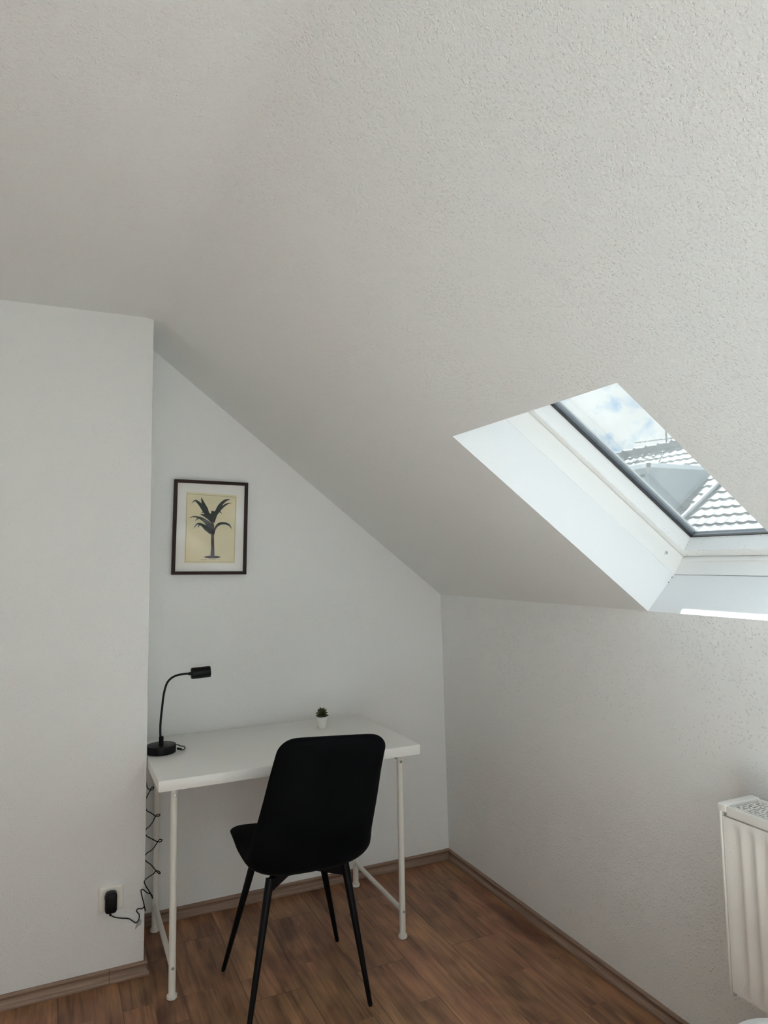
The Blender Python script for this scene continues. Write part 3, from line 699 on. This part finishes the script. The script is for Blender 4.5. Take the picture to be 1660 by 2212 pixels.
def stroke(bm, pts, ws, yy):
    P = smooth_path([Vector((x, y, 0)) for x, y in pts], 5); k = len(P)
    wi = []
    for i in range(k):
        t = i/(k-1)*(len(ws)-1); j = min(int(t), len(ws)-2); wi.append(ws[j]+(ws[j+1]-ws[j])*(t-j))
    Lp, Rp = [], []
    for i in range(k):
        d = (P[min(i+1, k-1)]-P[max(i-1, 0)]).normalized(); q = Vector((-d.y, d.x, 0))*(max(wi[i], 1.0)/2)
        Lp.append(P[i]+q); Rp.append(P[i]-q)
    for i in range(k-1):
        a = [Lp[i], Lp[i+1], Rp[i+1], Rp[i]]; vs = [bm.verts.new(pxl(p.x, p.y, yy)) for p in a]; bm.faces.new(vs)
bm = bmesh.new()
LV = [([(845, 850), (780, 740), (705, 620), (640, 548), (595, 530), (555, 575)], [30, 75, 70, 45, 22, 0]),
 ([(790, 740), (752, 650), (712, 550), (692, 475)], [50, 85, 48, 0]),
 ([(862, 845), (905, 700), (960, 590), (1035, 512), (1115, 490)], [40, 62, 62, 42, 0]),
 ([(895, 740), (975, 630), (1060, 562), (1130, 547)], [36, 42, 28, 0]),
 ([(848, 845), (850, 760), (863, 672)], [34, 70, 66]),
 ([(885, 750), (925, 692), (962, 684), (987, 715)], [34, 28, 20, 0]),
 ([(866, 1030), (886, 935), (938, 868), (1010, 850), (1088, 872), (1130, 932)], [16, 32, 46, 42, 34, 0]),
 ([(838, 1000), (800, 885), (730, 812), (645, 772), (575, 765), (520, 790)], [44, 92, 60, 32, 20, 0]),
 ([(785, 850), (700, 785), (645, 790), (600, 830)], [60, 34, 22, 0]),
 ([(832, 1010), (765, 935), (692, 878), (630, 872), (580, 945)], [34, 84, 44, 24, 0]),
 ([(720, 885), (672, 872), (640, 935)], [34, 28, 0]),
 ([(842, 835), (772, 765), (705, 732), (675, 735)], [30, 52, 30, 0]),
 ([(825, 745), (745, 692), (690, 702)], [60, 44, 0])]
for i, (pts, ws) in enumerate(LV): stroke(bm, pts, [q*.84 for q in ws], -.0158-.00003*i)
pobj('palm_leaves', bm, M_ink, prt, smooth=0, recalc=False)
bm = bmesh.new()
stroke(bm, [(848, 1340), (852, 1200), (850, 1040), (852, 940), (850, 850)], [62, 44, 42, 50, 36], -.0164)
stroke(bm, [(730, 1350), (790, 1350), (850, 1350), (910, 1350), (962, 1350)], [6, 36, 40, 36, 6], -.0165)
pobj('palm_trunk', bm, M_ink2, prt, smooth=0, recalc=False)
bm = bmesh.new(); box(bm, PCX-hw+bw-.001, PCX+hw-bw+.001, -.0195, -.0180, PCZ-hh+bw-.001, PCZ+hh-bw+.001); pobj('glass', bm, M_picglass, pict, smooth=0)

# ------------------------------------------------------------------ radiator
RX0, RX1, RY1, RY0, RZ0, RZ1 = -.158, -.032, -1.716, -2.62, .313, .788
rad = empty('radiator', ((RX0+RX1)/2, (RY0+RY1)/2, RZ0), 'white ribbed panel radiator with a grille top mounted on the right wall under the skylight', 'radiator')
def panel(xf, sgn, name):         # pressed panel: flat rim with vertical channels that taper out at both ends
    bm = bmesh.new(); ys = []; pitch = .0392
    y = RY1-.010; yend = RY0+.010; base = y-.006
    cols = [(y, 0)]
    k = 0
    while True:
        c = base-.012-pitch*k-.0196
        if c-.020 < yend: break
        cols += [(c+.0190, 0), (c+.0130, 1), (c-.0045, 1), (c-.0105, 0)]; k += 1
    cols.append((yend, 0))
    z0, z1 = RZ0+.014, RZ1-.030
    rowsz = [(z0, 0), (z0+.012, 0), (z0+.045, 1), (z1-.050, 1), (z1-.016, 0), (z1, 0)]
    dep = .0110
    G = []
    for z, a in rowsz:
        G.append([bm.verts.new((xf+sgn*dep*a*b, yy, z)) for yy, b in cols])
    for r in range(len(G)-1):
        for c in range(len(cols)-1): bm.faces.new((G[r][c], G[r][c+1], G[r+1][c+1], G[r+1][c]))
    # returned edge
    edge = [G[0][c] for c in range(len(cols))]+[G[r][-1] for r in range(1, len(G))]+[G[-1][c] for c in range(len(cols)-2, -1, -1)]+[G[r][0] for r in range(len(G)-2, 0, -1)]
    back = [bm.verts.new((v.co.x+sgn*.014, v.co.y, v.co.z)) for v in edge]
    for i in range(len(edge)): bm.faces.new((edge[i], edge[(i+1) % len(edge)], back[(i+1) % len(edge)], back[i]))
    bm.faces.new(back)
    bmesh.ops.bevel(bm, geom=[e for e in bm.edges if e.calc_length() > .05 and len(e.link_faces) == 2 and e.calc_face_angle(0) > .15], offset=.0010, segments=2, affect='EDGES', clamp_overlap=True)
    return obj(name, bm, M_rad, rad, smooth=50)
panel(RX0+.002, 1, 'front_panel'); panel(RX1-.002, -1, 'rear_panel')
def side(y0, y1):
    bm = bmesh.new()
    box(bm, RX0, RX1, y0, y1, RZ0, RZ1-.004, .003, 3); obj('side_panel', bm, M_rad, rad)
side(RY1-.008, RY1); side(RY0, RY0+.008)
# top: cap piece over the end and the slotted grille
bm = bmesh.new(); box(bm, RX0-.002, RX1+.002, RY1-.026, RY1+.0015, RZ1-.018, RZ1+.002, .004, 4); obj('end_cap', bm, M_rad, rad)
bm = bmesh.new(); box(bm, RX0-.002, RX1+.002, RY0-.0015, RY0+.026, RZ1-.018, RZ1+.002, .004, 4); obj('end_cap', bm, M_rad, rad)
bm = bmesh.new(); box(bm, RX0-.0005, RX0+.0105, RY0+.02, RY1-.024, RZ1-.026, RZ1-.001, .0025, 3); box(bm, RX1-.0105, RX1+.0005, RY0+.02, RY1-.024, RZ1-.026, RZ1-.001, .0025, 3); obj('grille_rail', bm, M_rad, rad)
bm = bmesh.new()
gx0, gx1 = RX0+.010, RX1-.010
xs = []; x = gx0; k = 0
lanes = [(.0040, 0), (.0030, 1), (.0030, 0), (.0042, 1), (.0030, 0), (.0050, 1), (.0034, 0), (.0050, 1), (.0034, 0), (.0075, 2), (.0034, 0), (.0050, 1), (.0034, 0), (.0050, 1), (.0030, 0), (.0042, 1), (.0030, 0), (.0030, 1), (.0040, 0)]
tot = sum(w for w, _ in lanes); kx_ = (gx1-gx0)/tot; zg0, zg1 = RZ1-.006, RZ1-.0045
ytop, ybot = RY1-.0295, RY0+.0262
for li, (w, typ) in enumerate(lanes):
    w *= kx_
    if typ == 0:
        box(bm, x, x+w, ybot, ytop, zg0, zg1)
    else:
        y = ytop; ph = (li % 4)
        seq = [(.0050, 0), (.0075, 1), (.0050, 0), (.0170, 1)] if typ == 1 else [(.005, 0), (.0075, 1)]
        i = ph
        while y > ybot:
            ln, op = seq[i % len(seq)]; i += 1
            if not op: box(bm, x, x+w, max(ybot, y-ln), y, zg0, zg1)
            y -= ln
    x += w
obj('top_grille', bm, M_rad, rad, smooth=0)
bm = bmesh.new(); box(bm, RX0+.020, RX1-.020, RY0+.012, RY1-.012, RZ0+.03, RZ1-.045, 0); obj('convector', bm, M_radd, rad, smooth=0)
# small chips in the enamel
bm = bmesh.new()
for (px1, py1, r) in ((1578, 1798, .0016), (1577, 1822, .0024), (1579, 1842, .0028), (1568, 1850, .0014), (1583, 1780, .0018)):
    bm = bmesh.new(); v = ray(px1, py1); p = CAM+v*((RX0+.0018-CAM.x)/v.x); lathe(bm, [(r, 0), (r*.6, .0012), (0, .0016)], p, 8, (-1, .2, 0)); obj('paint_chip', bm, M_outlet, rad)
for y in (RY1-.12, RY0+.12):
    bm = bmesh.new(); box(bm, RX1-.002, .0, y-.015, y+.015, RZ0+.06, RZ1-.08, .002); obj('wall_bracket', bm, M_rad, rad)

# ------------------------------------------------------------------ bed (only a corner of the duvet reaches the picture)
BX0, BX1, BY0, BY1 = -1.98, -.374, -4.10, -1.985
bed = empty('bed', ((BX0+BX1)/2, (BY0+BY1)/2, 0), 'white bed standing beside the radiator, only its far corner in view', 'bed')
bm = bmesh.new(); box(bm, BX0+.04, BX1-.04, BY0+.04, BY1-.03, .12, .24, .008); obj('bed_frame', bm, M_bedw, bed)
for x in (BX0+.08, BX1-.08):
    for y in (BY0+.08, BY1-.07):
        bm = bmesh.new(); box(bm, x-.025, x+.025, y-.025, y+.025, 0, .121, .003); obj('leg', bm, M_bedw, bed)
bm = bmesh.new(); box(bm, BX0+.045, BX1-.045, BY0+.045, BY1-.035, .24, .43, .035, 4); obj('mattress', bm, M_matt, bed)
# duvet: draped skin with thickness, puffed and rounded at the corners
bm = bmesh.new(); nx, ny = 64, 76; G = []
for i in range(nx+1):
    rowv = []
    for j in range(ny+1):
        u = i/nx; v = j/ny; x = BX0+(BX1-BX0)*u; y = BY0+(BY1-BY0)*v
        # rounded plan corners
        ex = min(x-BX0, BX1-x); ey = min(y-BY0, BY1-y); rc = .13
        if ex < rc and ey < rc:
            d = math.hypot(rc-ex, rc-ey); 
            if d > 1e-6:
                cxr = BX0+rc if x-BX0 < BX1-x else BX1-rc; cyr = BY0+rc if y-BY0 < BY1-y else BY1-rc
                m_ = max(rc-ex, rc-ey); s_ = m_/d; x = cxr+(x-cxr)*s_; y = cyr+(y-cyr)*s_
        e = min(x-BX0, BX1-x, y-BY0, BY1-y, 0.14)/.14; 
        rim = min(min(u, 1-u)*(BX1-BX0), min(v, 1-v)*(BY1-BY0))
        z = .447+.068*math.sqrt(max(0, 1-(1-min(1, rim/.045))**2))+.010*math.sin(x*11+y*3)*min(1, rim/.15)+.008*math.sin(y*9-x*5)*min(1, rim/.15)
        rowv.append(bm.verts.new((x, y, z)))
    G.append(rowv)
for i in range(nx):
    for j in range(ny): bm.faces.new((G[i][j], G[i+1][j], G[i+1][j+1], G[i][j+1]))
dv = obj('duvet', bm, M_linen, smooth=80, origin=((BX0+BX1)/2, (BY0+BY1)/2, .43))
tag(dv, 'puffy white duvet on the bed, rounded corner at the lower right edge of the photo', 'duvet')
piv = Vector((-.40, -2.0, 0))
for o_ in (bed, dv):                        # the bed stands a little askew to the wall
    q_ = Matrix.Rotation(math.radians(8), 3, 'Z'); h_ = o_.location.z; o_.location = piv+q_@(o_.location-piv); o_.location.z = h_; o_.rotation_euler.z = math.radians(8)
so = dv.modifiers.new('thick', 'SOLIDIFY'); so.thickness = .006; so.offset = -1

# ------------------------------------------------------------------ outside: neighbouring house with dormer
def roof_z(x): return 2.211+(x-8.089)*.7107
house = empty('neighbour_house', (10.2, 6.0, -6.0), 'grey neighbouring house with a pale tiled roof and flat roofed dormer seen through the skylight', 'house')
HX0, HX1, HY0, HY1, XR = 5.3, 15.26, -2.5, 14.5, 10.28
bm = bmesh.new(); zr = roof_z(XR)-.12; ze = roof_z(HX0+.4)-.12
v = [bm.verts.new(p) for p in [(HX0+.4, HY0+.2, -6), (HX1-.4, HY0+.2, -6), (HX1-.4, HY0+.2, ze), (XR, HY0+.2, zr), (HX0+.4, HY0+.2, ze)]]
w = [bm.verts.new((p.co.x, HY1-.2, p.co.z)) for p in v]
bm.faces.new(v); bm.faces.new(w[::-1])
for i in range(5): bm.faces.new((v[i], v[(i+1) % 5], w[(i+1) % 5], w[i]))
obj('wall', bm, M_hwall, house, smooth=0)
# tiled slope facing the skylight: overlapping courses of S tiles in one surface
bm = bmesh.new(); gx = .203; wave = .195
ny = int((HY1-HY0)/wave*8)
ncourse = int((XR-HX0)/gx)
G = []
for c in range(ncourse+1):
    xa = XR-gx*(c+1); xb = XR-gx*c
    for x, lift in ((xb, .004), (xa, .024), (xa, .012)):
        r_ = []
        for j in range(ny+1):
            y = HY0+(HY1-HY0)*j/ny; ph = (y/wave) % 1.0
            hgt = .014*math.sin(PI*ph/.55) if ph < .55 else -.005*math.sin(PI*(ph-.55)/.45)
            r_.append(bm.verts.new((x-.58*(lift+hgt), y, roof_z(x)+.81*(lift+hgt))))
        G.append(r_)
for a in range(len(G)-1):
    for j in range(ny): bm.faces.new((G[a][j], G[a+1][j], G[a+1][j+1], G[a][j+1]))
obj('tiled_roof', bm, M_tile, house, smooth=40)
bm = bmesh.new(); hexa(bm, [(XR, HY0, roof_z(XR)-.1), (HX1, HY0, roof_z(HX0)-.1), (HX1, HY1, roof_z(HX0)-.1), (XR, HY1, roof_z(XR)-.1), (XR, HY0, roof_z(XR)), (HX1, HY0, roof_z(HX0)), (HX1, HY1, roof_z(HX0)), (XR, HY1, roof_z(XR))]); obj('rear_roof', bm, M_tile, house, smooth=0)
bm = bmesh.new(); y = HY0
while y < HY1:
    tube(bm, [(XR, y, roof_z(XR)+.015), (XR, y+.30, roof_z(XR)+.025), (XR, y+.36, roof_z(XR)+.035)], [.085, .095, .11], 12); y += .36
obj('ridge_tiles', bm, M_tile, house, smooth=50)
# dormer
dmx0, dmx1, dmy0, dmy1, dmz = 7.56, 9.35, 6.0, 9.6, 2.955
bm = bmesh.new(); box(bm, dmx0, dmx1, dmy0, dmy1, 1.2, dmz); obj('dormer_wall', bm, M_render, house, smooth=0)
bm = bmesh.new(); box(bm, dmx0-.035, dmx1+.1, dmy0-.04, dmy0+.02, dmz-.005, dmz+.075, .004); box(bm, dmx0-.035, dmx0+.02, dmy0-.04, dmy1+.04, dmz-.005, dmz+.075, .004)
obj('dormer_fascia', bm, M_fascia, house)
bm = bmesh.new(); box(bm, dmx0-.02, dmx1+.1, dmy0-.03, dmy1+.03, dmz, dmz+.06); obj('dormer_roof', bm, M_render, house, smooth=0)
bm = bmesh.new(); wy0, wy1, wz0, wz1 = 6.10, 7.1, 2.15, 2.84
for y0, y1, z0, z1 in ((wy0, wy0+.07, wz0, wz1), (wy1-.07, wy1, wz0, wz1), (wy0, wy1, wz1-.07, wz1), (wy0, wy1, wz0, wz0+.07), (6.57, 6.63, wz0, wz1)):
    box(bm, dmx0-.05, dmx0+.01, y0, y1, z0, z1, .004)
wn = obj('dormer_window', bm, M_lacq, house)
bm = bmesh.new(); box(bm, dmx0-.015, dmx0+.01, wy0+.05, wy1-.05, wz0+.05, wz1-.05); obj('window_pane', bm, M_hwin, wn, smooth=0)
# metal strips running up the roof beside the dormer
bm = bmesh.new()
for y0, y1, h in ((5.90, 6.0, .045),):
    hexa(bm, [(HX0+1.5, y0, roof_z(HX0+1.5)+h-.02), (9.4, y0, roof_z(9.4)+h-.02), (9.4, y1, roof_z(9.4)+h-.02), (HX0+1.5, y1, roof_z(HX0+1.5)+h-.02), (HX0+1.5, y0, roof_z(HX0+1.5)+h), (9.4, y0, roof_z(9.4)+h), (9.4, y1, roof_z(9.4)+h), (HX0+1.5, y1, roof_z(HX0+1.5)+h)])
obj('roof_flashing', bm, M_render, house, smooth=0)
bm = bmesh.new(); tube(bm, [(HX0+1.2, 5.60, roof_z(HX0+1.2)+.07), (9.9, 5.38, roof_z(9.9)+.07)], .035, 8); obj('lightning_conductor', bm, M_fascia, house)

bm = bmesh.new(); tube(bm, [(10.28, 8.1, roof_z(XR)-.15), (10.28, 8.1, 4.75)], .017, 8); ant = obj('aerial', bm, M_ant, house)
bm = bmesh.new(); tube(bm, [(10.22, 8.95, 4.00), (10.30, 7.2, 3.90)], .011, 8)
for k in range(12):
    y = 8.93-.15*k; z = 4.0-(8.95-y)*.057; tube(bm, [(10.17, y, z+.004), (10.36, y, z+.004)], .006, 6)
obj('boom', bm, M_ant, ant)
for y, z in ((7.96, 3.66), (7.62, 3.74)):
    bm = bmesh.new(); tube(bm, [(10.28, y, 3.92), (10.28, y, z)], .009, 6); obj('stay', bm, M_ant, ant)

bm = bmesh.new(); box(bm, -30, 60, -40, 60, -6.3, -6.0); struct(obj('ground', bm, M_ground, smooth=0))

# ------------------------------------------------------------------ light
sun = bpy.data.lights.new('sun', 'SUN'); sun.energy = SUN; sun.angle = math.radians(.55); sun.color = (.97, .99, .99)
so_ = bpy.data.objects.new('sun', sun); link(so_)
to_sun = Vector((.1641, .0884, .2285)).normalized()
so_.rotation_euler = to_sun.to_track_quat('Z', 'Y').to_euler()
so_.location = (4, 3, 8)
for nm, win in (('portal', WIN1), ('portal', FILL_WIN)):
    l = bpy.data.lights.new(nm, 'AREA'); l.shape = 'RECTANGLE'; l.size = .80; l.size_y = win[1]-win[0]-.07; l.cycles.is_portal = True
    o = bpy.data.objects.new(nm, l); link(o); c = slope_pt(STOP/2, (win[0]+win[1])/2, .36)
    M3 = Matrix((US, NS.cross(US), NS)).transposed(); o.matrix_world = Matrix.Translation(c)@M3.to_4x4()

l = bpy.data.lights.new('fill_light', 'AREA'); l.shape = 'RECTANGLE'; l.size = RW[1]-RW[0]; l.size_y = RW[3]-RW[2]; l.energy = FILL; l.color = (.96, .99, .98)  # added area lamp that brightens the room from behind the viewer
o = bpy.data.objects.new('fill_light', l); link(o); o.location = ((RW[0]+RW[1])/2, YB-.16, (RW[2]+RW[3])/2); o.rotation_euler = (PI/2, 0, 0)

w = bpy.data.worlds.new('sky'); sc.world = w; w.use_nodes = True; nt = w.node_tree; nt.nodes.clear(); L = nt.links.new
out = N(nt, 'ShaderNodeOutputWorld'); bg = N(nt, 'ShaderNodeBackground'); L(bg.outputs[0], out.inputs[0]); bg.inputs['Strength'].default_value = SKY
tc = N(nt, 'ShaderNodeTexCoord'); mp = N(nt, 'ShaderNodeMapping'); mp.inputs['Scale'].default_value = (1, 1, 1.5); mp.inputs['Location'].default_value = (0.3, 0.1, 0.0); L(tc.outputs['Generated'], mp.inputs['Vector'])
no = N(nt, 'ShaderNodeTexNoise'); setin(no, Scale=10.0, Detail=9.0, Roughness=0.6, Distortion=0.3); L(mp.outputs[0], no.inputs['Vector'])
rp = N(nt, 'ShaderNodeValToRGB'); e = rp.color_ramp.elements
e[0].position = .44; e[0].color = (.42, .64, .93, 1); e[1].position = .525; e[1].color = (1.0, 1.02, 1.03, 1)
L(no.outputs['Fac'], rp.inputs['Fac']); L(rp.outputs['Color'], bg.inputs['Color'])

# ------------------------------------------------------------------ camera
cam = bpy.data.cameras.new('camera'); co = bpy.data.objects.new('camera', cam); link(co)
cam.sensor_fit = 'HORIZONTAL'; cam.sensor_width = 36.0; cam.lens = F_PX/1660*36.0; cam.shift_y = PP_Y/1660; cam.clip_start = .02; cam.clip_end = 200
co.matrix_world = Matrix.Translation(CAM)@Matrix((rt, up, -fw)).transposed().to_4x4()
sc.camera = co

vs = sc.view_settings; vs.view_transform = 'Standard'; vs.look = 'None'; vs.exposure = EXPOSURE; vs.gamma = 1.0; vs.use_curve_mapping = False
cy = sc.cycles
cy.max_bounces = 14; cy.diffuse_bounces = 10; cy.glossy_bounces = 4; cy.transmission_bounces = 6; cy.transparent_max_bounces = 12
cy.sample_clamp_indirect = 6.0; cy.caustics_reflective = False; cy.caustics_refractive = False
cy.use_denoising = True
